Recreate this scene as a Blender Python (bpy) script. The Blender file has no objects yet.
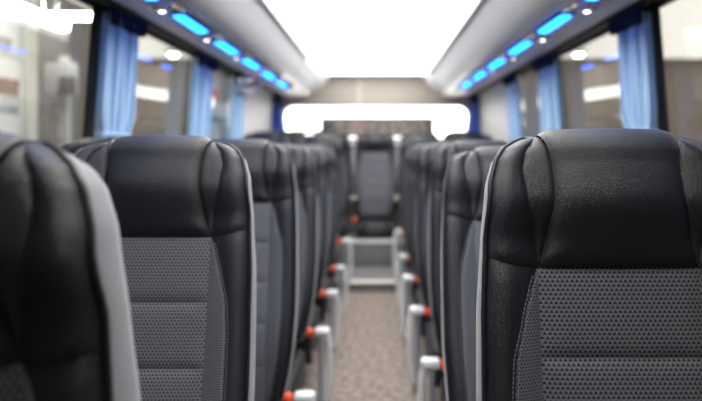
import bpy, bmesh, math, random
from mathutils import Vector, Matrix
random.seed(7)
sc = bpy.context.scene
C = sc.collection
PI = math.pi

# ------------------------------------------------------------------ camera, world, exposure
EYE = 1.28                      # camera height above the aisle floor
cam = bpy.data.cameras.new('camera'); camo = bpy.data.objects.new('camera', cam); C.objects.link(camo)
camo.location = (0, 0, EYE); camo.rotation_euler = (PI/2, 0, 0)
cam.sensor_width = 36; cam.lens = 580/702*36
cam.shift_x = -(376-351)/702; cam.shift_y = -(200.5-147)/702
cam.clip_start = 0.05
cam.dof.use_dof = True; cam.dof.focus_distance = 1.0; cam.dof.aperture_fstop = 1.9
sc.camera = camo
w = bpy.data.worlds.new('world'); sc.world = w; w.use_nodes = True
w.node_tree.nodes['Background'].inputs[0].default_value = (.9, .88, .85, 1)
w.node_tree.nodes['Background'].inputs[1].default_value = 0.35
sc.view_settings.view_transform = 'Standard'; sc.view_settings.look = 'None'
sc.view_settings.gamma = 1; sc.view_settings.use_curve_mapping = False
sc.view_settings.exposure = 0.55

# ------------------------------------------------------------------ materials
def mat(name, col, rough=.5, metal=0, spec=.5, bump=None, noise=None, emit=None, estr=0, sheen=0, subs=None):
    m = bpy.data.materials.new(name); m.use_nodes = True
    nt = m.node_tree; b = nt.nodes['Principled BSDF']
    b.inputs['Base Color'].default_value = (*col, 1)
    b.inputs['Roughness'].default_value = rough; b.inputs['Metallic'].default_value = metal
    b.inputs['Specular IOR Level'].default_value = spec
    if sheen: b.inputs['Sheen Weight'].default_value = sheen
    if emit:
        b.inputs['Emission Color'].default_value = (*emit, 1); b.inputs['Emission Strength'].default_value = estr
    if noise:                                # (scale, second colour, detail)
        tc = nt.nodes.new('ShaderNodeTexCoord'); n = nt.nodes.new('ShaderNodeTexNoise')
        n.inputs['Scale'].default_value = noise[0]; n.inputs['Detail'].default_value = noise[2]
        r = nt.nodes.new('ShaderNodeValToRGB'); r.color_ramp.elements[0].position = .35; r.color_ramp.elements[1].position = .65
        r.color_ramp.elements[0].color = (*col, 1); r.color_ramp.elements[1].color = (*noise[1], 1)
        nt.links.new(tc.outputs['Object'], n.inputs['Vector']); nt.links.new(n.outputs[0], r.inputs[0])
        nt.links.new(r.outputs[0], b.inputs['Base Color'])
    if bump:                                 # (scale, strength, kind)
        tc = nt.nodes.new('ShaderNodeTexCoord')
        if bump[2] == 'voronoi':
            n = nt.nodes.new('ShaderNodeTexVoronoi'); n.feature = 'DISTANCE_TO_EDGE'
        else:
            n = nt.nodes.new('ShaderNodeTexNoise'); n.inputs['Detail'].default_value = 3
        n.inputs['Scale'].default_value = bump[0]
        bp = nt.nodes.new('ShaderNodeBump'); bp.inputs['Strength'].default_value = bump[1]; bp.inputs['Distance'].default_value = .002
        nt.links.new(tc.outputs['Object'], n.inputs['Vector']); nt.links.new(n.outputs[0], bp.inputs['Height'])
        nt.links.new(bp.outputs[0], b.inputs['Normal'])
    return m

def knit_mat(name, base, dark, px, pz, thr=.30):
    """woven fabric: staggered rows of small dark triangular eyelets, on the panel's own UV in metres"""
    m = bpy.data.materials.new(name); m.use_nodes = True
    nt = m.node_tree; b = nt.nodes['Principled BSDF']; L = nt.links.new
    b.inputs['Roughness'].default_value = .75; b.inputs['Specular IOR Level'].default_value = .35
    b.inputs['Sheen Weight'].default_value = .25; b.inputs['Sheen Roughness'].default_value = .4
    uv = nt.nodes.new('ShaderNodeUVMap'); sp = nt.nodes.new('ShaderNodeSeparateXYZ'); L(uv.outputs[0], sp.inputs[0])
    def M(op, a, bb=None, c=None):
        n = nt.nodes.new('ShaderNodeMath'); n.operation = op
        for i, v in enumerate((a, bb, c)):
            if v is None: continue
            if isinstance(v, (int, float)): n.inputs[i].default_value = v
            else: L(v, n.inputs[i])
        return n.outputs[0]
    vz = M('DIVIDE', sp.outputs[1], pz); row = M('FLOOR', vz); fz = M('SUBTRACT', vz, row)
    sh = M('MULTIPLY', M('MODULO', row, 2.0), .5)
    fx = M('ABSOLUTE', M('SUBTRACT', M('FRACT', M('ADD', M('DIVIDE', sp.outputs[0], px), sh)), .5))
    # triangle, wide at the bottom of the cell
    edge = M('MULTIPLY', M('SUBTRACT', 1.0, fz), .58)
    inside = M('SUBTRACT', edge, fx)
    top = M('MULTIPLY', M('SUBTRACT', fz, .08), .6)
    d = M('MINIMUM', inside, top)
    fac = nt.nodes.new('ShaderNodeMapRange'); fac.inputs[1].default_value = 0; fac.inputs[2].default_value = .09
    L(d, fac.inputs[0])
    mx = nt.nodes.new('ShaderNodeMix'); mx.data_type = 'RGBA'
    L(fac.outputs[0], mx.inputs[0]); mx.inputs[6].default_value = (*base, 1); mx.inputs[7].default_value = (*dark, 1)
    L(mx.outputs[2], b.inputs['Base Color'])
    bp = nt.nodes.new('ShaderNodeBump'); bp.invert = True; bp.inputs['Strength'].default_value = .5; bp.inputs['Distance'].default_value = .001
    L(fac.outputs[0], bp.inputs['Height']); L(bp.outputs[0], b.inputs['Normal'])
    return m

def glass_mat(name, f0=.10, tint=(.93, .94, .93)):
    m = bpy.data.materials.new(name); m.use_nodes = True; nt = m.node_tree; nt.nodes.clear()
    o = nt.nodes.new('ShaderNodeOutputMaterial'); mx = nt.nodes.new('ShaderNodeMixShader')
    t = nt.nodes.new('ShaderNodeBsdfTransparent'); t.inputs[0].default_value = (*tint, 1)
    g = nt.nodes.new('ShaderNodeBsdfGlossy'); g.inputs['Roughness'].default_value = .01
    lw = nt.nodes.new('ShaderNodeLayerWeight'); lw.inputs[0].default_value = .5
    p = nt.nodes.new('ShaderNodeMath'); p.operation = 'POWER'; p.inputs[1].default_value = 5
    f = nt.nodes.new('ShaderNodeMath'); f.operation = 'MULTIPLY_ADD'; f.inputs[1].default_value = 1-f0; f.inputs[2].default_value = f0
    nt.links.new(lw.outputs['Facing'], p.inputs[0]); nt.links.new(p.outputs[0], f.inputs[0])
    nt.links.new(f.outputs[0], mx.inputs[0]); nt.links.new(t.outputs[0], mx.inputs[1]); nt.links.new(g.outputs[0], mx.inputs[2])
    nt.links.new(mx.outputs[0], o.inputs[0]); return m

def emit_mat(name, col, s):
    m = bpy.data.materials.new(name); m.use_nodes = True; nt = m.node_tree; nt.nodes.clear()
    o = nt.nodes.new('ShaderNodeOutputMaterial'); e = nt.nodes.new('ShaderNodeEmission')
    e.inputs[0].default_value = (*col, 1); e.inputs[1].default_value = s
    nt.links.new(e.outputs[0], o.inputs[0]); return m

def cloth_mat(name, col, rough=.55):
    m = mat(name, col, rough, sheen=.3); nt = m.node_tree; b = nt.nodes['Principled BSDF']
    o = nt.nodes['Material Output']; mx = nt.nodes.new('ShaderNodeMixShader'); t = nt.nodes.new('ShaderNodeBsdfTranslucent')
    t.inputs[0].default_value = (*col, 1); mx.inputs[0].default_value = .35
    nt.links.new(b.outputs[0], mx.inputs[1]); nt.links.new(t.outputs[0], mx.inputs[2]); nt.links.new(mx.outputs[0], o.inputs[0])
    return m

LEATHER = mat('black_leather', (.0105, .012, .0165), .38, spec=.5, bump=(430, .7, 'voronoi'))
LEATHER_WING = mat('black_leather_wing', (.016, .0165, .018), .34, spec=.55, bump=(430, .7, 'voronoi'))
PIPING = mat('black_piping', (.012, .012, .014), .45)
KNIT = knit_mat('knit_fabric', (.158, .163, .185), (.010, .012, .014), .0078, .0068)
KNIT_SIDE = knit_mat('knit_fabric_fine', (.15, .155, .18), (.016, .02, .024), .0055, .005)
SHELLF = knit_mat('grey_shell_fabric', (.27, .27, .285), (.09, .09, .10), .0045, .0045)
THREAD = mat('grey_thread', (.25, .26, .30), .6)
CUSH = mat('charcoal_cushion', (.03, .03, .034), .75)
BASE = mat('black_plastic', (.012, .012, .013), .5)
LEGM = mat('light_grey_paint', (.78, .80, .80), .35, spec=.5)
LEGIN = mat('silver_blue_metal', (.45, .50, .58), .3, metal=.6)
RED = mat('red_plastic', (.95, .11, .035), .4)
BELT = mat('grey_belt_webbing', (.20, .20, .21), .7)
BELTCAP = mat('pale_belt_guide', (.42, .38, .35), .5)
CEILM = mat('ceiling_white', (.85, .85, .84), .6)
RACKM = mat('rack_grey', (.80, .80, .83), .35, spec=.5)
RACKEDGE = mat('rack_edge_grey', (.30, .31, .32), .4)
CHANM = mat('service_channel_beige', (.80, .72, .68), .45)
TRIMM = mat('trim_lilac_grey', (.74, .70, .76), .4)
DARKTRIM = mat('dark_window_trim', (.02, .018, .018), .5)
WALLM = mat('side_wall_grey', (.40, .39, .38), .7)
WALLP = mat('side_panel_pale', (.62, .61, .59), .6)
HEADM = mat('rear_header_beige', (.40, .35, .31), .8, bump=(150, .2, 'noise'))
SEAMM = mat('seam_pale', (.52, .47, .43), .7)
FLOORM = mat('aisle_carpet', (.13, .105, .088), .8, noise=(26, (.34, .275, .235), 6), bump=(300, .4, 'noise'))
STEPM = mat('step_dark', (.17, .17, .175), .7)
NOSE = mat('step_nosing', (.9, .88, .84), .5)
GLASS = glass_mat('window_glass')
RGLASS = glass_mat('rear_glass', .03)
CURT = cloth_mat('blue_curtain', (.56, .77, .93))
CURTD = cloth_mat('deep_blue_curtain', (.13, .24, .75))
NAVY = mat('navy_pelmet', (.012, .016, .055), .8)
LED = emit_mat('blue_led', (0.006, .125, .95), 11)
LEDF = mat('led_housing', (.05, .06, .35), .4)
CHROME = mat('chrome', (.75, .74, .72), .18, metal=1)
LAMPW = emit_mat('reading_lamp', (1, .97, .9), 6)
PANELW = emit_mat('ceiling_luminous', (1, .985, .96), 4.5)
HALLW = mat('hall_wall', (.30, .26, .23), .9)
HALLC = mat('hall_ceiling', (.82, .78, .71), .9)
HALLF = mat('hall_floor', (.55, .54, .52), .5)
TUBE = emit_mat('hall_tube', (1, .99, .96), 14)
TUBE2 = emit_mat('picture_tube', (1, .99, .96), 22)
BACKLIT = emit_mat('backlit_white', (1, .99, .97), 4.5)
SIGND = mat('sign_dark', (.17, .17, .185), .6)
SIGNP = mat('sign_pink', (.75, .50, .42), .6)
WHITE = mat('white_paint', (.80, .80, .78), .5)
POST = mat('cream_post', (.74, .74, .66), .6)
PRINTW = mat('print_white', (.82, .82, .80), .6)
PRINTG = mat('print_grey', (.16, .14, .12), .6, noise=(14, (.5, .47, .42), 4))
PRINTB = mat('print_brown', (.10, .03, .025), .6, noise=(16, (.45, .27, .15), 5))
PRINTS = mat('print_slate', (.30, .36, .40), .6, noise=(6, (.66, .68, .66), 3))
VAN = mat('van_white', (.72, .73, .73), .35)
GREYP = mat('partition_grey', (.24, .225, .21), .7)
VANG = mat('van_glass', (.06, .06, .065), .2)
ORANGE = mat('orange_plastic', (.8, .33, .12), .5)

# ------------------------------------------------------------------ helpers
def new(name, verts, faces, m, parent=None, smooth=True, uvs=None, kind=None):
    me = bpy.data.meshes.new(name); me.from_pydata([tuple(v) for v in verts], [], faces); me.validate()
    if smooth: me.polygons.foreach_set('use_smooth', [True]*len(me.polygons))
    if uvs:
        ul = me.uv_layers.new(name='UVMap')
        for l in me.loops: ul.data[l.index].uv = uvs[l.vertex_index]
    me.materials.append(m); me.update()
    return link(name, me, parent, kind)
def link(name, me, parent=None, kind=None):
    o = bpy.data.objects.new(name, me); C.objects.link(o)
    if parent: o.parent = parent
    if kind: o['kind'] = kind
    return o
def empty(name, loc=(0, 0, 0), rz=0):
    o = bpy.data.objects.new(name, None); C.objects.link(o); o.location = loc; o.rotation_euler.z = rz
    o.empty_display_size = .1; return o
def tag(o, label, cat, group=None):
    o['label'] = label; o['category'] = cat
    if group: o['group'] = group
    return o
def box_vf(x0, x1, y0, y1, z0, z1, bevel=0, seg=2):
    bm = bmesh.new(); bmesh.ops.create_cube(bm, size=1)
    for v in bm.verts:
        v.co = Vector((x0+(v.co.x+.5)*(x1-x0), y0+(v.co.y+.5)*(y1-y0), z0+(v.co.z+.5)*(z1-z0)))
    if bevel: bmesh.ops.bevel(bm, geom=bm.edges[:], offset=bevel, segments=seg, profile=.5, affect='EDGES')
    bm.verts.index_update()
    vs = [v.co.copy() for v in bm.verts]; fs = [[v.index for v in f.verts] for f in bm.faces]; bm.free()
    return vs, fs
def join(*parts):
    V, F = [], []
    for v, f in parts:
        n = len(V); V += list(v); F += [[i+n for i in q] for q in f]
    return V, F
def box(name, x0, x1, y0, y1, z0, z1, m, parent=None, bevel=0, kind=None, seg=2):
    v, f = box_vf(x0, x1, y0, y1, z0, z1, bevel, seg)
    return new(name, v, f, m, parent, smooth=False, kind=kind) if not bevel else soft(new(name, v, f, m, parent, smooth=True, kind=kind))
def soft(o):
    return o
def tube_vf(pts, r, n=8, closed=False, rx=None, rz=None):
    """sweep a circle of radius r (number or list) along pts"""
    pts = [Vector(p) for p in pts]; V, F = [], []; N = len(pts)
    up = None
    for i, p in enumerate(pts):
        a = pts[i-1] if (i or closed) else p; b = pts[(i+1) % N] if (i < N-1 or closed) else p
        t = (b-a).normalized()
        if up is None:
            up = Vector((0, 0, 1)) if abs(t.z) < .9 else Vector((1, 0, 0))
        s = t.cross(up).normalized(); u = s.cross(t).normalized(); up = u
        rr = r[i] if isinstance(r, (list, tuple)) else r
        for k in range(n):
            a_ = 2*PI*k/n; V.append(p + s*math.cos(a_)*rr + u*math.sin(a_)*rr)
    M = N if closed else N-1
    for i in range(M):
        for k in range(n):
            F.append([i*n+k, i*n+(k+1) % n, ((i+1) % N)*n+(k+1) % n, ((i+1) % N)*n+k])
    if not closed:
        F.append(list(range(n))[::-1]); F.append([(N-1)*n+k for k in range(n)])
    return V, F
def lathe_vf(prof, n=16, axis='z', at=(0, 0, 0)):
    V, F = [], []
    for (r, h) in prof:
        for k in range(n):
            a = 2*PI*k/n; p = (r*math.cos(a), r*math.sin(a), h)
            if axis == 'x': p = (p[2], p[0], p[1])
            if axis == 'y': p = (p[0], p[2], p[1])
            V.append(Vector(p)+Vector(at))
    for i in range(len(prof)-1):
        for k in range(n): F.append([i*n+k, i*n+(k+1) % n, (i+1)*n+(k+1) % n, (i+1)*n+k])
    F.append(list(range(n))[::-1]); F.append([(len(prof)-1)*n+k for k in range(n)])
    return V, F
def lerp_tab(tab, x):
    if x <= tab[0][0]: return tab[0][1]
    for (a, b), (c, d) in zip(tab, tab[1:]):
        if x <= c:
            t = (x-a)/(c-a); t2 = t*t*(3-2*t)
            return b+(d-b)*(.6*t+.4*t2)
    return tab[-1][1]
def lin(a, b, n): return [a+(b-a)*i/(n-1) for i in range(n)]

# ------------------------------------------------------------------ the coach shell
BX = 1.20; TILT = .077                # half width at eye height, inward lean of the side walls
def wx(s, z): return s*(BX-TILT*(z-EYE))
Y0, Y1 = -1.4, 6.6
SILL, HEADZ = .96, 1.885
WIN = [(-.40, 1.00), (1.02, 2.42), (2.44, 3.72), (3.74, 5.02)]

# floor: one carpet strip with its raised rear platform
box('floor', -1.25, 1.25, Y0, Y1, -.06, 0, FLOORM, kind='structure')
plat = box('floor_rear_platform', -1.2, 1.2, 5.14, Y1-.02, 0, .085, STEPM, kind='structure')
box('step_nosing', -.27, .24, 5.115, 5.17, .072, .094, NOSE, plat, bevel=.006)

# side walls: sheared boxes (lean inwards like the glass)
def shear_box(s, y0, y1, z0, z1, t0, t1):
    """wall piece between offsets t0..t1 outward of the lining"""
    V = [Vector((wx(s, z)+s*t, y, z)) for z in (z0, z1) for y in (y0, y1) for t in (t0, t1)]
    return V, [[0, 1, 3, 2], [4, 6, 7, 5], [0, 4, 5, 1], [2, 3, 7, 6], [0, 2, 6, 4], [1, 5, 7, 3]]
n_win = 0
for s, side in ((-1, 'left'), (1, 'right')):
    parts = [shear_box(s, Y0, Y1, 0, SILL, 0, .06), shear_box(s, Y0, Y1, HEADZ, 2.15, 0, .06)]
    parts += [shear_box(s, a, b, SILL, HEADZ, 0, .05) for a, b in ((Y0, WIN[0][0]),)]
    v, f = join(*parts); wall = new('wall_'+side, v, f, WALLM, smooth=False, kind='structure')
    v, f = shear_box(s, WIN[3][1], Y1, SILL-.02, HEADZ, -.008, .05)
    new('rear_quarter_panel', v, f, WALLP, wall, smooth=False)
    for (a, b) in WIN:
        n_win += 1
        wr = empty('window_%d' % n_win, (0, (a+b)/2, SILL)); wr['kind'] = 'structure'
        v, f = shear_box(s, a-.02, b+.02, SILL-.03, HEADZ+.03, .022, .030)
        pane = new('pane', [q-Vector((0, (a+b)/2, SILL)) for q in v], f, GLASS, wr, smooth=False)
        fr = [shear_box(s, a-.009, a+.014, SILL-.03, HEADZ, -.002, .022), shear_box(s, b-.014, b+.009, SILL-.03, HEADZ, -.002, .022),
              shear_box(s, a, b, SILL-.03, SILL+.02, -.004, .022), shear_box(s, a, b, HEADZ-.03, HEADZ+.03, -.004, .022)]
        v, f = join(*fr)
        new('window_frame', [q-Vector((0, (a+b)/2, SILL)) for q in v], f, DARKTRIM, wr, smooth=False)

# rear wall with window opening (rounded lower/upper corners), header
RWX, RWZ0, RWZ1 = 1.05, 1.38, 1.745
v, f = join(box_vf(-1.25, 1.25, Y1, Y1+.06, 0, RWZ0), box_vf(-1.25, -RWX, Y1, Y1+.06, RWZ0, RWZ1), box_vf(RWX, 1.25, Y1, Y1+.06, RWZ0, RWZ1),
            box_vf(-1.25, 1.25, Y1, Y1+.06, RWZ1, 2.15))
rw = new('wall_rear', v, f, WALLM, smooth=False, kind='structure')
hd = box('header_panel', -1.12, 1.12, Y1-.05, Y1, RWZ1, 2.09, HEADM, rw, bevel=.01)
box('header_seam', -.21, -.165, Y1-.056, Y1-.045, RWZ1+.01, 2.08, SEAMM, rw)
def corner_fillet(cx, cz, sx, sz, r):
    pts = [Vector((cx, Y1+.003, cz))]
    for k in range(9):
        a = k/8*PI/2; pts.append(Vector((cx+sx*r*(1-math.cos(a)) if False else cx+sx*(r-r*math.sin(a)), Y1+.003, cz+sz*(r-r*math.cos(a)))))
    V = pts+[p+Vector((0, .05, 0)) for p in pts]; n = len(pts)
    return V, [list(range(n)), [n+i for i in range(n)][::-1]]+[[i, (i+1) % n, n+(i+1) % n, n+i] for i in range(n)]
for sx in (-1, 1):
    for cz, sz in ((RWZ1, -1), (RWZ0, 1)):
        v, f = corner_fillet(sx*RWX, cz, -sx, sz, .11); new('corner_trim', v, f, WALLM, rw, smooth=False)
rwin = empty('window_%d' % (n_win+1), (0, Y1+.03, RWZ0)); rwin['kind'] = 'structure'
box('pane', -RWX, RWX, .0, .008, 0, RWZ1-RWZ0, RGLASS, rwin)
# parcel shelf behind the bench
box('trim_1', -1.14, 1.14, Y1-.14, Y1-.002, 1.33, 1.38, STEPM, bevel=.008, kind='structure')

# ceiling
box('ceiling', -1.25, 1.25, Y0, Y1+.06, 2.09, 2.15, CEILM, kind='structure')
lp = empty('ceiling_glow', (0, 2.5, 2.085))  # glow added below the plain white ceiling to light the cabin
tag(lp, 'white coach ceiling with an added glowing sheet along its middle', 'light')
for i in range(5):
    a = .15-2.5+i*1.24
    box('glow_sheet', -.66, .62, a, a+1.23, -.012, .0, PANELW, lp)
box('glow_frame', -.68, -.662, .15-2.5, Y1-2.5-.2, -.014, .009, CEILM, lp)
box('glow_frame', .622, .64, .15-2.5, Y1-2.5-.2, -.014, .009, CEILM, lp)

# overhead racks -------------------------------------------------------------
def sweep_profile(prof, ys, s):
    """closed profile [(x,z)] mirrored by s, swept along ys"""
    n = len(prof); V, F = [], []
    for y in ys:
        for (x, z) in prof: V.append(Vector((s*x, y, z)))
    for j in range(len(ys)-1):
        for k in range(n): F.append([j*n+k, j*n+(k+1) % n, (j+1)*n+(k+1) % n, (j+1)*n+k])
    F.append(list(range(n))[::-1]); F.append([(len(ys)-1)*n+k for k in range(n)])
    return V, F
for s, side, yend, xin in ((-1, 'left', 4.40, .54), (1, 'right', 5.30, .50)):
    r = empty('luggage_rack', (0, 0, 0))
    tag(r, 'pale grey overhead luggage rack along the %s windows' % side, 'luggage rack', None)
    # main bin underside, a shallow convex curve
    und = [(xin+(.735-xin)*t, EYE+.685-.135*math.sin(t*PI*.5)**1.1) for t in lin(0, 1, 13)]
    prof = und+[(.735, 2.05), (xin+.06, 2.05), (xin+.004, 2.02)]
    v, f = sweep_profile(prof, [Y0, 1.0, 2.5, yend-.05, yend], s); new('rack_bin', v, f, RACKM, r, smooth=False)
    lip = [(xin-.014, EYE+.684), (xin+.002, EYE+.676), (xin+.012, EYE+.682), (xin+.004, EYE+.73), (xin-.014, EYE+.73)]
    v, f = sweep_profile(lip, [Y0, yend+.01], s); new('rack_edge', v, f, RACKEDGE, r, smooth=False)
    # end cap closing the bin
    v, f = sweep_profile([(xin-.012, EYE+.68)]+und[2:]+[(.735, 2.05), (xin-.01, 2.05)], [yend, yend+.03], s)
    new('rack_end_cap', v, f, RACKM, r, smooth=False)
    # cove behind the bin up to the rear wall
    cov = [(.52, 2.085), (.535, 2.04), (.58, 1.97), (.65, 1.91), (.735, 1.865), (.735, 1.90), (.62, 2.01), (.56, 2.085)]
    v, f = sweep_profile(cov, [yend+.03, Y1-.05], s); new('rear_cove', v, f, RACKM, r, smooth=False)
    # service channel with the lamps, then the lilac edge strip down to the window head
    ch = [(.735, EYE+.562), (.88, EYE+.555), (.905, EYE+.565), (.905, EYE+.62), (.735, EYE+.62)]
    v, f = sweep_profile(ch, [Y0, Y1-.05], s); new('service_channel', v, f, CHANM, r, smooth=False)
    ed = [(.905, EYE+.560), (.99, EYE+.565), (1.06, EYE+.592), (1.135, EYE+.640), (1.135, EYE+.69), (.905, EYE+.66)]
    v, f = sweep_profile(ed, [Y0, Y1-.05], s); new('edge_strip', v, f, TRIMM, r, smooth=False)
    # curtain rail, dark
    v, f = sweep_profile([(1.07, EYE+.578), (1.14, EYE+.590), (1.14, EYE+.635), (1.07, EYE+.592)], [Y0, Y1-.05], s)
    new('curtain_rail', v, f, DARKTRIM, r, smooth=False)

# blue lamps and service sets in the channel
ords = ['nearest', 'second', 'third', 'fourth', 'fifth', 'sixth', 'farthest']
def led_mesh(nm):
    v, f = box_vf(-.024, .024, .03, .37, -.016, .004, .012, 3); return v, f
for s, side, lx in ((-1, 'left', .815), (1, 'right', .785)):
    for k in range(-2, 5):
        y = 2.36+.61*k; z = EYE+.549
        t = empty('blue_lamp', (s*lx, y, z))
        tag(t, '%s blue strip lamp from the camera under the %s luggage rack' % (ords[k+2], side), 'lamp', 'blue lamps under the %s rack' % side)
        v, f = led_mesh(''); new('lens', v, f, LED, t)
        v, f = box_vf(-.032, .032, .018, .382, -.006, .006, .004); new('housing', v, f, LEDF, t)
    for k in range(-2, 5):
        y = 2.36+.61*k+.505; z = EYE+.551
        t = empty('service_set', (s*max(lx, .803), y, z))
        tag(t, '%s chrome air nozzle and reading light set from the camera under the %s rack' % (ords[k+2], side), 'reading light', 'service sets under the %s rack' % side)
        v, f = box_vf(-.065, .065, -.085, .085, -.008, .004, .004); new('plate', v, f, CHANM, t)
        for yy, xx in ((-.045, -.03), (-.045, .03)):
            v, f = lathe_vf([(.024, 0), (.026, -.012), (.018, -.022), (.010, -.020), (.008, -.012)], 14, 'z', (xx, yy, -.006)); new('air_nozzle', v, f, CHROME, t)
        for xx in (-.03, .03):
            v, f = lathe_vf([(.027, 0), (.027, -.010), (.022, -.014), (.019, -.008)], 14, 'z', (xx, .035, -.006)); bz = new('lamp_bezel', v, f, CHROME, t)
            if xx*s > 0:
                v, f = lathe_vf([(.017, 0), (.015, -.008), (.006, -.012)], 12, 'z', (xx, .035, -.008)); new('bulb', v, f, LAMPW, bz)

# ------------------------------------------------------------------ coach seats
L = .92                                    # backrest length
RT = .045                                  # top rounding
ZH = L-.223                                # seam under the headrest
# outline half width by distance below the top
W_TAB = [(.0, .118), (.004, .132), (.010, .150), (.016, .162), (.028, .180), (.05, .194), (.09, .205), (.18, .214), (.30, .221), (.56, .226), (.70, .220), (.80, .206), (.88, .185), (.92, .168)]
A_TAB = [(0, .115), (.03, .108), (.07, .104), (.11, .105), (.17, .116), (.223, .129)]
B_TAB = [(0, .117), (.012, .128), (.035, .146), (.065, .154), (.11, .149), (.17, .138), (.223, .130)]
C_TAB = [(.223, .132), (.255, .144), (.30, .158), (.364, .176), (.43, .181), (.60, .183), (.74, .174), (.84, .156), (.92, .140)]
def wd(z): return lerp_tab(W_TAB, L-z)
def A(z): return lerp_tab(A_TAB, L-z)
def B(z): return lerp_tab(B_TAB, L-z)
def Cc(z): return lerp_tab(C_TAB, L-z)
def sm(a, b, x):
    t = max(0, min(1, (x-a)/(b-a))); return t*t*(3-2*t)
def front(x, z):
    """depth of the seat's face (negative = towards the sitter)"""
    ax = abs(x); y = -.050
    y -= .036*sm(ZH-.012, ZH+.12, z)-.018*sm(ZH+.10, L, z)      # headrest stands forward
    y -= .018*math.exp(-((z-.22)/.18)**2)                 # lumbar swell
    y -= .026*sm(.125, .19, ax)*(1-.55*sm(ZH-.05, ZH+.15, z))   # side bolsters
    y += .012*sm(.0, .13, ax)*sm(ZH, ZH+.06, z)           # headrest rounds off sideways
    e = wd(z)-ax; r = .028
    if e < r: y += r-math.sqrt(max(0, r*r-(r-max(e, 0))**2))
    d = L-z
    if d < RT: y += RT-math.sqrt(max(0, RT*RT-(RT-max(d, 0))**2))
    return y
def puff(dist, h, lam): return h*(1-math.exp(-dist/lam)) if dist > 0 else 0
def panel(xl, xr, z0, z1, nx, nz, h, lam, zfun0=None, top_bias=False, gap=.0):
    V, UV, F = [], [], []
    ts = lin(0, 1, nz)
    if top_bias: ts = [1-(1-t)**1.9 for t in ts]
    for t in ts:
        for i in range(nx):
            u = .5-.5*math.cos(PI*i/(nx-1)); u = .5*u+.5*i/(nx-1)
            zz0 = zfun0(u) if zfun0 else z0
            z = zz0+(z1-zz0)*t; a, b = xl(z), xr(z)
            x = a+(b-a)*u
            du = min(abs(x-a), abs(b-x)); dz = min(z-zz0, (z1-z) if not top_bias else 9)
            p = puff(min(du, dz), h, lam)
            V.append(Vector((x, front(x, z)-p+.002, z))); UV.append((x, z))
    for j in range(nz-1):
        for i in range(nx-1):
            k = j*nx+i; F.append([k, k+1, k+nx+1, k+nx])
    return V, F, UV
def flip(p): return p[0], [q[::-1] for q in p[1]], p[2]
def mirror(p): return [Vector((-q.x, q.y, q.z)) for q in p[0]], [q[::-1] for q in p[1]], [(-a, b) for a, b in p[2]]
def headpanel():
    V, UV, F = [], [], []
    nx = 31; rows = []
    for z in lin(ZH, L-RT, 16): rows.append((z, None))
    for k in range(1, 15): rows.append((None, PI*.97*k/14))
    for (z, th) in rows:
        for i in range(nx):
            u = .5-.5*math.cos(PI*i/(nx-1)); u = .5*u+.5*i/(nx-1)
            zz = z if th is None else L-RT+RT*math.sin(min(th, PI/2))
            a = A(zz); x = -a+2*a*u
            du = a-abs(x); dz = (z-ZH) if th is None else 9
            p = puff(min(du, dz), .017, .010)
            if th is None: V.append(Vector((x, front(x, z)-p+.002, z))); UV.append((x, z))
            else:
                yf = front(x, L-RT)
                yc = yf+RT
                V.append(Vector((x, yc-(RT+p)*math.cos(th), L-RT+(RT+p*.6)*math.sin(th)))); UV.append((x, L-RT+RT*th))
    for j in range(len(rows)-1):
        for i in range(nx-1):
            k = j*nx+i; F.append([k, k+1, k+nx+1, k+nx])
    return V, F, UV
MESH = {}
def mk(key, name, vf, m, smooth=True):
    v, f = vf[0], vf[1]; uv = vf[2] if len(vf) > 2 else None
    o = new(name, v, f, m, smooth=smooth, uvs=uv); me = o.data; bpy.data.objects.remove(o); MESH[key] = (name, me)
mk('head', 'headrest_panel', headpanel(), LEATHER)
wing = panel(A, B, ZH+.002, L-.002, 11, 34, .007, .007, top_bias=False)
mk('wingR', 'headrest_wing', wing, LEATHER_WING); mk('wingL', 'headrest_wing', mirror(wing), LEATHER_WING)
ub = panel(B, wd, ZH, L-.0005, 12, 44, .006, .006, zfun0=lambda u: ZH+.016*u*u+.002*u, top_bias=True)
mk('ubR', 'headrest_border', ub, LEATHER); mk('ubL', 'headrest_border', mirror(ub), LEATHER)
def lbz(t): return t
def lower_border():
    V, UV, F = [], [], []; nx, nz = 12, 40
    for j in range(nz):
        t = j/(nz-1)
        for i in range(nx):
            u = i/(nx-1); ztop = ZH+.016*u*u+.002*u; z = .012+(ztop-.012)*t
            zc = min(z, ZH-.0005); a, b = Cc(zc), wd(z); x = a+(b-a)*u
            du = min(x-a, b-x); dz = ztop-z
            V.append(Vector((x, front(x, z)-puff(min(du, dz), .006, .006)+.002, z))); UV.append((x, z))
    for j in range(nz-1):
        for i in range(nx-1):
            k = j*nx+i; F.append([k, k+1, k+nx+1, k+nx])
    return V, F, UV
lb = lower_border()
mk('lbR', 'leather_border', lb, LEATHER); mk('lbL', 'leather_border', mirror(lb), LEATHER)
XS = .131
st = panel(lambda z: XS, lambda z: max(XS+.0005, Cc(z)), .012, ZH-.001, 8, 36, .005, .006)
mk('stR', 'fabric_strip', st, KNIT_SIDE); mk('stL', 'fabric_strip', mirror(st), KNIT_SIDE)
seams = [ZH, ZH-.14, ZH-.275, ZH-.41, ZH-.55, .012]
for k in range(5):
    mk('fp%d' % k, 'fabric_panel', panel(lambda z: -XS, lambda z: XS, seams[k+1], seams[k], 21, 14, .007, .010), KNIT)
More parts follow.
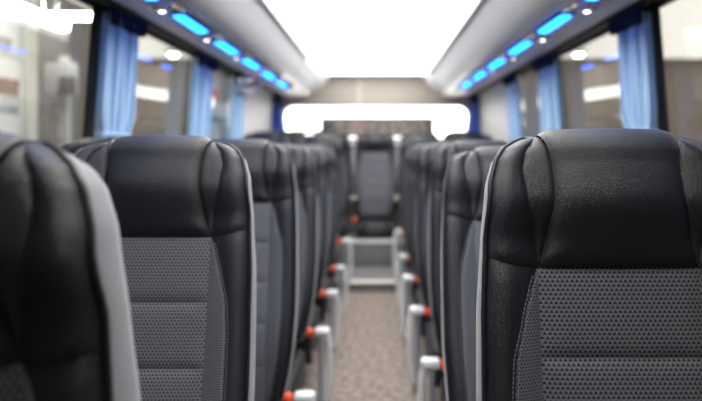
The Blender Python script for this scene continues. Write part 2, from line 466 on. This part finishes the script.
# outline loop
def outline(n=46, inset=0.0):
    pts = []
    for i in range(n):
        t = i/(n-1); z = .0+(L-.004)*(1-(1-t)**2.2); pts.append((wd(z)-inset, z))
    return pts
OUT = outline()
def shell():
    V, UV, F = [], [], []
    half = OUT; loop = [(x, z) for x, z in half]+[(-x, z) for x, z in half[::-1]]
    n = len(loop)
    rings = []
    for (dy, sc_, dz) in (('f', 1.0, -.002), (-.012, 1.008, -.001), (.016, 1.008, -.001), (.036, .985, -.006), (.045, .93, -.02)):
        ring = []
        for x, z in loop:
            yf = front(abs(x)-.0005, z) if dy == 'f' else dy-.028*sm(.52, .84, z)
            if dy != 'f' and dy < 0: yf = front(abs(x)-.0005, z)+.010
            xx = x*sc_; zz = z+dz if z > .05 else z
            V.append(Vector((xx, yf, zz))); ring.append(len(V)-1)
            UV.append((yf*1.0+z*.0+x*(1 if dy == .045 else .0), z))
        rings.append(ring)
    for a, b in zip(rings, rings[1:]):
        for i in range(n):
            F.append([a[i], a[(i+1) % n], b[(i+1) % n], b[i]])
    # back face as strips between mirrored points
    bk = rings[-1]; m_ = n//2
    for i in range(m_-1):
        F.append([bk[i], bk[i+1], bk[n-2-i], bk[n-1-i]])
    return V, F, UV
mk('shell', 'back_shell', shell(), SHELLF)
def piping():
    pr = [Vector((x+.001, front(x-.0005, z)-.001, z)) for x, z in OUT if z > .01]
    pl = [Vector((-q.x, q.y, q.z)) for q in pr[::-1]]
    return tube_vf(pr+pl, .0042, 6)
mk('pip', 'piping', piping(), PIPING)
def stitching(sgn):
    parts = []
    z = ZH-.012
    while z > .06:
        for off in (.0055, -.0035):
            x = Cc(z)+off; y = front(x, z)-puff(abs(off), .006, .006)+.001
            x2 = Cc(z-.0042)+off; y2 = front(x2, z-.0042)-puff(abs(off), .006, .006)+.001
            a = Vector((sgn*x, y, z)); b = Vector((sgn*x2, y2, z-.0042)); t = Vector((.0006, 0, 0)); d = Vector((0, -.0008, 0))
            parts.append(([a-t+d, a+t+d, b+t+d, b-t+d, a-t, a+t, b+t, b-t], [[0, 1, 2, 3], [0, 4, 5, 1], [2, 6, 7, 3], [1, 5, 6, 2], [0, 3, 7, 4]]))
        z -= .0068
    return join(*parts)
mk('sewR', 'stitching', stitching(1), THREAD, False); mk('sewL', 'stitching', stitching(-1), THREAD, False)
BACK = ['shell', 'head', 'wingR', 'wingL', 'ubR', 'ubL', 'lbR', 'lbL', 'stR', 'stL', 'fp0', 'fp1', 'fp2', 'fp3', 'fp4', 'pip', 'sewR', 'sewL']
# cushion (local: front is -y)
mk('cush', 'seat_cushion', box_vf(-.115, .115, -.47, -.02, .235, .355, .035, 4), CUSH)
mk('bolR', 'cushion_bolster', box_vf(.112, .192, -.48, -.02, .23, .368, .032, 4), LEATHER)
mk('bolL', 'cushion_bolster', box_vf(-.192, -.112, -.48, -.02, .23, .368, .032, 4), LEATHER)
mk('pan', 'seat_pan', join(box_vf(-.18, .18, -.42, .02, .19, .24, .01), box_vf(-.17, .17, -.30, -.24, .12, .20), box_vf(-.17, .17, -.08, -.02, .12, .20)), BASE, False)
mk('brk', 'inner_leg', join(box_vf(-.14, -.10, -.36, -.02, 0, .20, .008), box_vf(-.16, -.08, -.40, 0, 0, .02, .006)), BASE, False)
def leg_bar(x, ytop):
    pts = []
    for t in lin(0, 1, 12):
        pts.append((x, ytop+.028*math.sin(t*PI), .372*(1-t)+.004))
    V, F = [], []; n = 8
    for i, (px, py, pz) in enumerate(pts):
        for k in range(n):
            a = 2*PI*k/n; V.append(Vector((px+.013*math.copysign(abs(math.cos(a))**.6, math.cos(a)), py+.026*math.copysign(abs(math.sin(a))**.6, math.sin(a)), pz)))
    for i in range(len(pts)-1):
        for k in range(n): F.append([i*n+k, i*n+(k+1) % n, (i+1)*n+(k+1) % n, (i+1)*n+k])
    F.append(list(range(n))[::-1]); F.append([(len(pts)-1)*n+k for k in range(n)])
    return V, F
def leg_cover(x):
    pts = [(x-.012, .0, .372), (x+.002, .0, .36), (x+.012, .0, .32), (x+.016, .0, .24), (x+.014, .0, .14), (x+.004, .0, .05), (x-.010, .0, .004)]
    return tube_vf(pts, [.014, .015, .015, .016, .016, .015, .014], 8)
mk('leg', 'leg', leg_bar(0, 0), LEGIN); mk('legc', 'leg_cover', leg_cover(.03), LEGM)
mk('legcL', 'leg_cover', leg_cover(.03), LEGM)
def mir_vf(vf): return [Vector((-q.x, q.y, q.z)) for q in vf[0]], [q[::-1] for q in vf[1]]
mk('legcM', 'leg_cover', mir_vf(leg_cover(.03)), LEGM)
lev = box_vf(-.030, .046, -.026, .026, .352, .388, .012, 3)
mk('lev', 'recline_lever', lev, LEGM); mk('levM', 'recline_lever', mir_vf(lev), LEGM)
kn = lathe_vf([(.008, .012), (.021, .008), (.024, -.004), (.022, -.018), (.012, -.026), (.004, -.028)], 14, 'x', (-.046, -.004, .366))
mk('kn', 'lever_knob', kn, RED); mk('knM', 'lever_knob', mir_vf(kn), RED)
# lap belt stub beside the lever
mk('blt', 'belt_strap', box_vf(-.012, .012, -.03, -.018, .36, .50, .003), BELT)

def seat(kind, xc, zm, tilt, fz, label, group, leg_off=.2, leg_dy=.07, leg_sz=1):
    t = math.radians(tilt); yp = zm-.77*math.sin(t)+.07
    root = empty('coach_seat', (xc, yp, fz)); tag(root, label, 'seat', group)
    for k in BACK:
        nm, me = MESH[k]; o = link(nm, me, root); o.location = (0, 0, .36); o.rotation_euler.x = -t
        o.location.z = .388; 
    for k in ('cush', 'bolR', 'bolL', 'pan'):
        nm, me = MESH[k]; link(nm, me, root)
    if kind in ('aisle_l', 'aisle_r'):
        s = 1 if kind == 'aisle_l' else -1
        for k in (('leg', 'legc', 'lev') if s > 0 else ('leg', 'legcM', 'levM')):
            nm, me = MESH[k]; o = link(nm, me, root); o.location = (s*leg_off, zm+leg_dy-yp, 0); o.scale.z = leg_sz
            if k.startswith('lev'): lv = o
        nm, me = MESH['kn' if s > 0 else 'knM']; link(nm, me, lv)
        nm, me = MESH['brk']; o = link(nm, me, root); o.location.x = 0 if s > 0 else .24
    else:
        nm, me = MESH['brk']; o = link(nm, me, root); o = link(nm, me, root); o.location.x = .24
    return root
RN = ['first', 'second', 'third', 'fourth', 'fifth', 'sixth', 'seventh']
LZ = [.55, 1.27, 2.04, 2.79, 3.54, 4.29, 5.04]
LT = [0, 11, 10, 15, 16, 16, 12]
RZ = [.93, 1.68, 2.43, 3.18, 3.93, 4.68, 5.43]
RTL = [9, 18, 10, 11, 12, 15, 13]
LXC = [-.480, -.495, -.503, -.508, -.515, -.508, -.505]
RXC = [.393, .414, .45, .448, .445, .445, .44]
AL = ['big out-of-focus black coach seat at the left edge of the photo, nearest the camera',
      'black leather and blue-grey knit aisle seat right behind the blurred nearest left seat']
AR = ['sharply focused black leather seat with grey knit panels, large at the right',
      'black aisle seat directly behind the large sharp seat at the right']
for i in range(7):
    fz = .085 if i == 6 else 0
    so = seat('aisle_l', LXC[i], LZ[i], LT[i], fz, AL[i] if i < 2 else 'black aisle seat left of the aisle, %s row back from the camera' % RN[i], 'aisle seats left of the aisle', .235)
    if i == 0: so.scale.z = .984
    seat('window', LXC[i]-.464, LZ[i]+.01, max(LT[i]-2, 0), fz+(.02 if i == 6 else 0), 'black window seat along the left windows, %s row back from the camera' % RN[i], 'window seats on the left')
    seat('aisle_r', RXC[i], RZ[i], RTL[i], fz, AR[i] if i < 2 else 'black aisle seat right of the aisle, %s row back from the camera' % RN[i], 'aisle seats right of the aisle', .226, -.12, 1.13)
    seat('window', RXC[i]+.465, RZ[i]+.01, RTL[i]-2, fz+(.02 if i == 6 else 0), 'black window seat along the right windows, %s row back from the camera' % RN[i], 'window seats on the right')

# rear bench: plinth and five seats with shoulder belts
pl = box('rear_plinth', -1.12, 1.12, 5.80, 6.55, .085, .335, STEPM, bevel=.008, kind='structure')
box('plinth_edge', -.30, .27, 5.785, 5.83, .318, .350, NOSE, pl, bevel=.006)
RL = ['leftmost seat of the rear bench, beside the left rear curtain', 'rear bench seat just left of the middle one',
      'middle seat of the rear bench, facing straight down the aisle', 'rear bench seat just right of the middle one', 'rightmost seat of the rear bench, beside the right rear curtain']
for i in range(5):
    xc = -.01+(-.945, -.483, 0, .483, .945)[i]; zm = 6.28; tlt = 7
    root = seat('rear', xc, zm, tlt, .14, 'black '+RL[i], 'seats of the rear bench')
    for ch in list(root.children):
        if ch.name.startswith('inner_leg') or ch.name.startswith('seat_pan'): bpy.data.objects.remove(ch)
    for s in ((-1, 1) if i == 2 else ((-1,) if i < 2 else (1,))):
        x = s*.237
        v, f = tube_vf([(x, -.02, 1.20), (x, -.10, 1.17), (x-s*.004, -.11, .95), (x-s*.012, -.15, .62)], .014, 6)
        for q in v: q.x = x+(q.x-x)*1.5
        new('belt_strap', v, f, BELT, root)
        v, f = box_vf(x-.035, x+.035, -.13, -.02, 1.15, 1.205, .015, 3); new('belt_guide', v, f, BELTCAP, root)
        v, f = lathe_vf([(.012, .012), (.03, .008), (.033, -.006), (.02, -.016)], 14, 'y', (x-s*.012, -.16, .60)); new('belt_tongue', v, f, BELTCAP, root)
    if i == 2:
        v, f = box_vf(-.235, -.195, -.20, -.16, .36, .40, .01, 3); new('belt_buckle', v, f, RED, root)

# ------------------------------------------------------------------ curtains
def curtain(s, ya, yb, label, m, flare=0.0, folds=5, ztop=1.84, zbot=.99, tie=None, amp=.026, xin=.034):
    root = empty('curtain', (wx(s, zbot)-s*xin, (ya+yb)/2, zbot)); tag(root, label, 'curtain', 'blue curtains')
    V, UV, F = [], [], []; nu, nv = folds*10+1, 26
    yc = (ya+yb)/2; half = (yb-ya)/2
    for j in range(nv):
        t = j/(nv-1); z = zbot+(ztop-zbot)*t
        wdt = half*(1+flare*(1-t)**1.3)
        pin = 1.0
        if tie is not None: pin = 1-.22*math.exp(-((z-tie)/.05)**2)
        for i in range(nu):
            u = i/(nu-1)*2-1
            y = yc+u*wdt*pin
            ph = folds*PI*(u+1)+.5*math.sin(3*u+2*t)
            x = wx(s, z)-s*(xin+amp*(1-.3*t)*math.cos(ph)*pin+.006*math.sin(7*u+3*t))
            y += .012*math.sin(2*ph)*pin
            V.append(Vector((x, y, z))-root.location)
    for j in range(nv-1):
        for i in range(nu-1): k = j*nu+i; F.append([k, k+1, k+nu+1, k+nu])
    o = new('drape', V, F, m, root); md = o.modifiers.new('thick', 'SOLIDIFY'); md.thickness = .003
    V, F = [], []; nv2 = 6                                  # gathered navy band at the rail
    for j in range(nv2):
        t = j/(nv2-1); z = ztop-.045+.075*t
        for i in range(nu):
            u = i/(nu-1)*2-1; y = yc+u*half*(1.02+.10*t)
            ph = folds*PI*(u+1)
            x = wx(s, z)-s*(xin+.020+(amp*.8)*math.cos(ph))
            V.append(Vector((x, y, z))-root.location)
    for j in range(nv2-1):
        for i in range(nu-1): k = j*nu+i; F.append([k, k+1, k+nu+1, k+nu])
    o = new('pelmet', V, F, NAVY, root); md = o.modifiers.new('thick', 'SOLIDIFY'); md.thickness = .004
    if tie is not None:
        pts = [(wx(s, tie)-s*(xin+.030*math.cos(a)), yc+half*.84*math.sin(a), tie) for a in lin(0, 2*PI, 25)[:-1]]
        v, f = tube_vf([Vector(p)-root.location for p in pts], .011, 6, closed=True); new('tie_band', v, f, m, root)
def rear_curtain(s, label):
    root = empty('curtain', (s*1.08, 6.50, 1.30)); tag(root, label, 'curtain', 'blue curtains')
    V, F = [], []; nu, nv = 41, 20
    for j in range(nv):
        t = j/(nv-1); z = 1.30+.53*t; xo = 1.185-.03*t; w_ = .21-.12*t**.8
        for i in range(nu):
            u = i/(nu-1); V.append(Vector((s*(xo-w_*u), 6.50+(.026-.012*t)*math.cos(u*8*PI)+.008*math.sin(5*u+4*t), z))-root.location)
    for j in range(nv-1):
        for i in range(nu-1): k = j*nu+i; F.append([k, k+1, k+nu+1, k+nu])
    o = new('drape', V, F, CURTD, root); md = o.modifiers.new('thick', 'SOLIDIFY'); md.thickness = .003
    v, f = box_vf(-.055, .055, -.03, .03, .49, .55, .015, 3); new('pelmet', [q+Vector((s*.035, 0, 0)) for q in v], f, NAVY, root)
for s, side in ((-1, 'left'), (1, 'right')):
    curtain(s, 2.405 if s < 0 else 2.39, 2.73 if s < 0 else 2.68, 'pale blue tied curtain nearest the camera on the %s side' % side, CURT, folds=5, tie=1.335 if s < 0 else 1.345)
    curtain(s, 3.58, 3.98, 'second blue curtain from the camera along the %s windows' % side, CURT, folds=4)
    curtain(s, 4.58, 4.93, 'third blue curtain from the camera along the %s windows' % side, CURT, folds=4)
    rear_curtain(s, 'deep blue curtain flaring out in the %s rear corner by the rear window' % side)
    curtain(s, .70, 1.00, 'blue curtain beside the foremost seats on the %s side' % side, CURT, folds=5)

# invented stand-in: beige swoop bracket with silver cluster on the left window head
lb_ = empty('bracket_cluster', (-1.08, 4.6, 1.80)); tag(lb_, 'small invented silver cluster on a curved beige bracket by the left window head', 'lamp')
pts = [(.06, .62, .10), (.055, .45, .02), (.045, .25, -.045), (.035, .05, -.07), (.03, -.12, -.06)]
v, f = tube_vf(pts, [.02, .022, .024, .024, .018], 8); new('bracket', v, f, CHANM, lb_)
for k, (dy, dz) in enumerate(((-.10, .0), (-.02, .03), (.07, .035))):
    v, f = lathe_vf([(.018, -.03), (.034, -.01), (.036, .02), (.024, .032)], 12, 'y', (.05, dy, dz)); new('cluster_head', v, f, CHROME, lb_)

# ------------------------------------------------------------------ the hall outside
GZ = -1.25
box('floor_hall', -13, 13, -9, 18, GZ-.1, GZ, HALLF, kind='structure')
box('ceiling_hall', -13, 13, -9, 18, 4.0, 4.1, HALLC, kind='structure')
box('wall_hall_rear', -13, 13, 17.9, 18, GZ, 4.0, HALLW, kind='structure')
box('wall_hall_left', -13, -12.9, -9, 18, GZ, 4.0, HALLW, kind='structure')
box('wall_hall_right', 12.9, 13, -9, 18, GZ, 4.0, HALLW, kind='structure')
box('wall_hall_front', -13, 13, -9, -8.9, GZ, 4.0, HALLW, kind='structure')
HPANEL = emit_mat('hall_ceiling_glow', (1, .94, .85), 1.0)  # added emitter that brightens the hall ceiling, not a known lamp
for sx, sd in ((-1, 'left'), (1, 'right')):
    t = empty('hall_added_glow', (sx*7.5, 10, 4.0)); tag(t, 'added glowing cream panels under the hall ceiling beyond the %s windows' % sd, 'light')
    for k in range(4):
        box('glow_panel', -5.0, 5.0, -6.5+k*3.5, -6.5+k*3.5+3.45, -.05, -.005, HPANEL, t)
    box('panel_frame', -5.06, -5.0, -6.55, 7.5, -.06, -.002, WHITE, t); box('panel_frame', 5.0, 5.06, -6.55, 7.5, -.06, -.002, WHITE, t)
    d = empty('hall_spotlight', (sx*5.45, 15.6, 3.93)); tag(d, 'round bright spot on the hall ceiling seen through the %s second window' % sd, 'lamp')
    v, f = lathe_vf([(.19, 0), (.19, -.10), (.15, -.16), (.14, -.14)], 20); new('spot_ring', v, f, WHITE, d)
    v, f = lathe_vf([(.13, -.10), (.13, -.17), (.08, -.21), (.03, -.225)], 20); new('bulb', v, f, TUBE, d)
# white glowing display wall behind the coach with dark sign board
dw = empty('display_backdrop', (0, 9.3, GZ)); tag(dw, 'glowing white display wall behind the rear window', 'backdrop')
box('lit_panel', -1.8, 1.8, 0, .08, 1.2, 3.6, BACKLIT, dw)
box('base_panel', -1.8, 1.8, 0, .08, .02, 1.2, WHITE, dw)
box('panel_frame', -1.88, 1.88, .02, .12, 3.6, 3.68, WHITE, dw)
sg = empty('sign_board', (.01, 6.80, EYE-.03)); tag(sg, 'wide dark sign board with rows of pale pink blurred lettering behind the rear window', 'sign')
box('board', -.66, .67, 0, .04, .15, .375, SIGND, sg, bevel=.018)
for row, (z0, z1, xa, xb) in enumerate(((.275, .325, -.50, .56), (.20, .24, -.46, .54))):
    x = xa
    while x < xb:
        wl = random.uniform(.03, .06); box('letter', x, x+wl, -.006, .004, z0, z1-random.choice((0, 0, .015)), SIGNP, sg); x += wl+random.choice((.018, .018, .05))
for x in (-.5, .5): box('board_post', x-.02, x+.02, .04, .07, GZ-EYE+.03, .36, WHITE, sg)
ds = empty('display_shelf', (0, 8.5, EYE)); tag(ds, 'low pale shelf in front of the glowing display wall', 'shelf')
box('shelf_board', -1.25, -.30, -.1, .2, .20, .25, WHITE, ds, bevel=.01)
for x in (-1.1, -.6): box('shelf_post', x-.02, x+.02, .05, .09, GZ-EYE+.0, .2, WHITE, ds)

# poster stand outside the left front window
ps = empty('picture_stand', (-2.85, 4.8, GZ)); tag(ps, 'white picture stand outside the left window, tall cream post', 'display stand')
ph = EYE-GZ
box('back_panel', -.05, 0, -2.3, 0, .02, ph+1.35, WHITE, ps)
box('post', -.07, .05, -.13, 0, .02, ph+1.4, POST, ps)
for (z0, z1, m) in ((.70, 1.0, PRINTG), (.37, .67, PRINTB), (.02, .34, PRINTS)):
    for ya, yb in ((-1.15, -.19), (-2.2, -1.25)):
        fr = box('picture', 0, .02, ya, yb, ph+z0, ph+z1, PRINTW, ps, bevel=.004)
        h = z1-z0
        if m is PRINTG:
            box('print_spire', .02, .026, ya+(yb-ya)*.62, ya+(yb-ya)*.70, ph+z0+.03, ph+z0+h*.8, m, fr)
            box('print_church', .02, .026, ya+(yb-ya)*.45, ya+(yb-ya)*.88, ph+z0+.03, ph+z0+h*.45, m, fr)
        elif m is PRINTB:
            box('print_roofs', .02, .026, ya+.02, yb-.02, ph+z0+.03, ph+z0+h*.52, m, fr)
        else: box('print_sky', .02, .026, ya+.02, yb-.02, ph+z0+h*.72, ph+z0+h*.95, m, fr)
pt = empty('picture_lamp', (-2.35, 3.2, EYE+.905)); tag(pt, 'thick bright tube lamp hanging before the white picture stand', 'lamp')
box('tube', -.05, .05, -.4, 1.17, -.035, .035, TUBE2, pt, bevel=.02)
for yy in (0, .9):
    v, f = tube_vf([(0, yy, .03), (0, yy, 2.4)], .006, 6); new('suspension', v, f, CHROME, pt)
ct = empty('cross_lamp', (-3.1, 6.0, EYE+1.35)); tag(ct, 'thin white cross tube lamp beyond the picture lamp outside the left window', 'lamp')
box('tube', -.35, .32, -.03, .03, -.035, .035, TUBE2, ct, bevel=.015)
for xx in (-.2, .2):
    v, f = tube_vf([(xx, 0, .03), (xx, 0, 1.96)], .006, 6); new('suspension', v, f, CHROME, ct)

# white equipment cabinet with red lamp, seen through the third left window
vx = empty('equipment_cabinet', (-2.30, 8.2, GZ)); tag(vx, 'white equipment cabinet with a red lamp outside the left rear window', 'cabinet')
cz = EYE-GZ
v, f = box_vf(-.18, .08, 0, .5, .01, cz+1.12, .05, 3); new('body', v, f, VAN, vx)
box('grey_tower', .08, .32, .1, .5, .01, cz+1.15, HALLW, vx, bevel=.02)
box('shelf', -.16, .30, -.10, .12, cz+.41, cz+.59, VAN, vx, bevel=.03)
box('dark_strip', -.15, .29, -.04, .05, cz+.36, cz+.41, BASE, vx)  # solid black strip under the shelf
box('drawer_front', -.15, .06, -.06, .02, cz-.3, cz+.34, VAN, vx, bevel=.03)
v, f = lathe_vf([(.02, .02), (.075, .01), (.085, -.03), (.06, -.06), (.02, -.07)], 16, 'y', (.02, 0, cz+.73)); new('red_lamp', v, f, RED, vx)
# white L shaped panel
wl = empty('display_screen', (-3.42, 6.3, GZ)); tag(wl, 'small white display panel with a grey corner on a post outside the left window', 'display panel')
box('panel', -.20, .16, 0, .05, ph+.57, ph+.92, WHITE, wl, bevel=.01); box('grey_corner', -.03, .165, -.01, .0, ph+.56, ph+.76, HALLW, wl)
box('stand', -.05, .05, .05, .10, .02, ph+1.0, WHITE, wl)
pw = empty('partition', (-3.66, 6.4, GZ)); tag(pw, 'tall grey partition standing beyond the picture stand outside the left window', 'partition')
for k in range(3): box('partition_panel', -.03, .03, -1.5+k*.9, -.61+k*.9, .05, ph+1.75, GREYP, pw, bevel=.006)
box('foot_rail', -.08, .08, -1.5, 1.2, 0, .05, CHROME, pw)
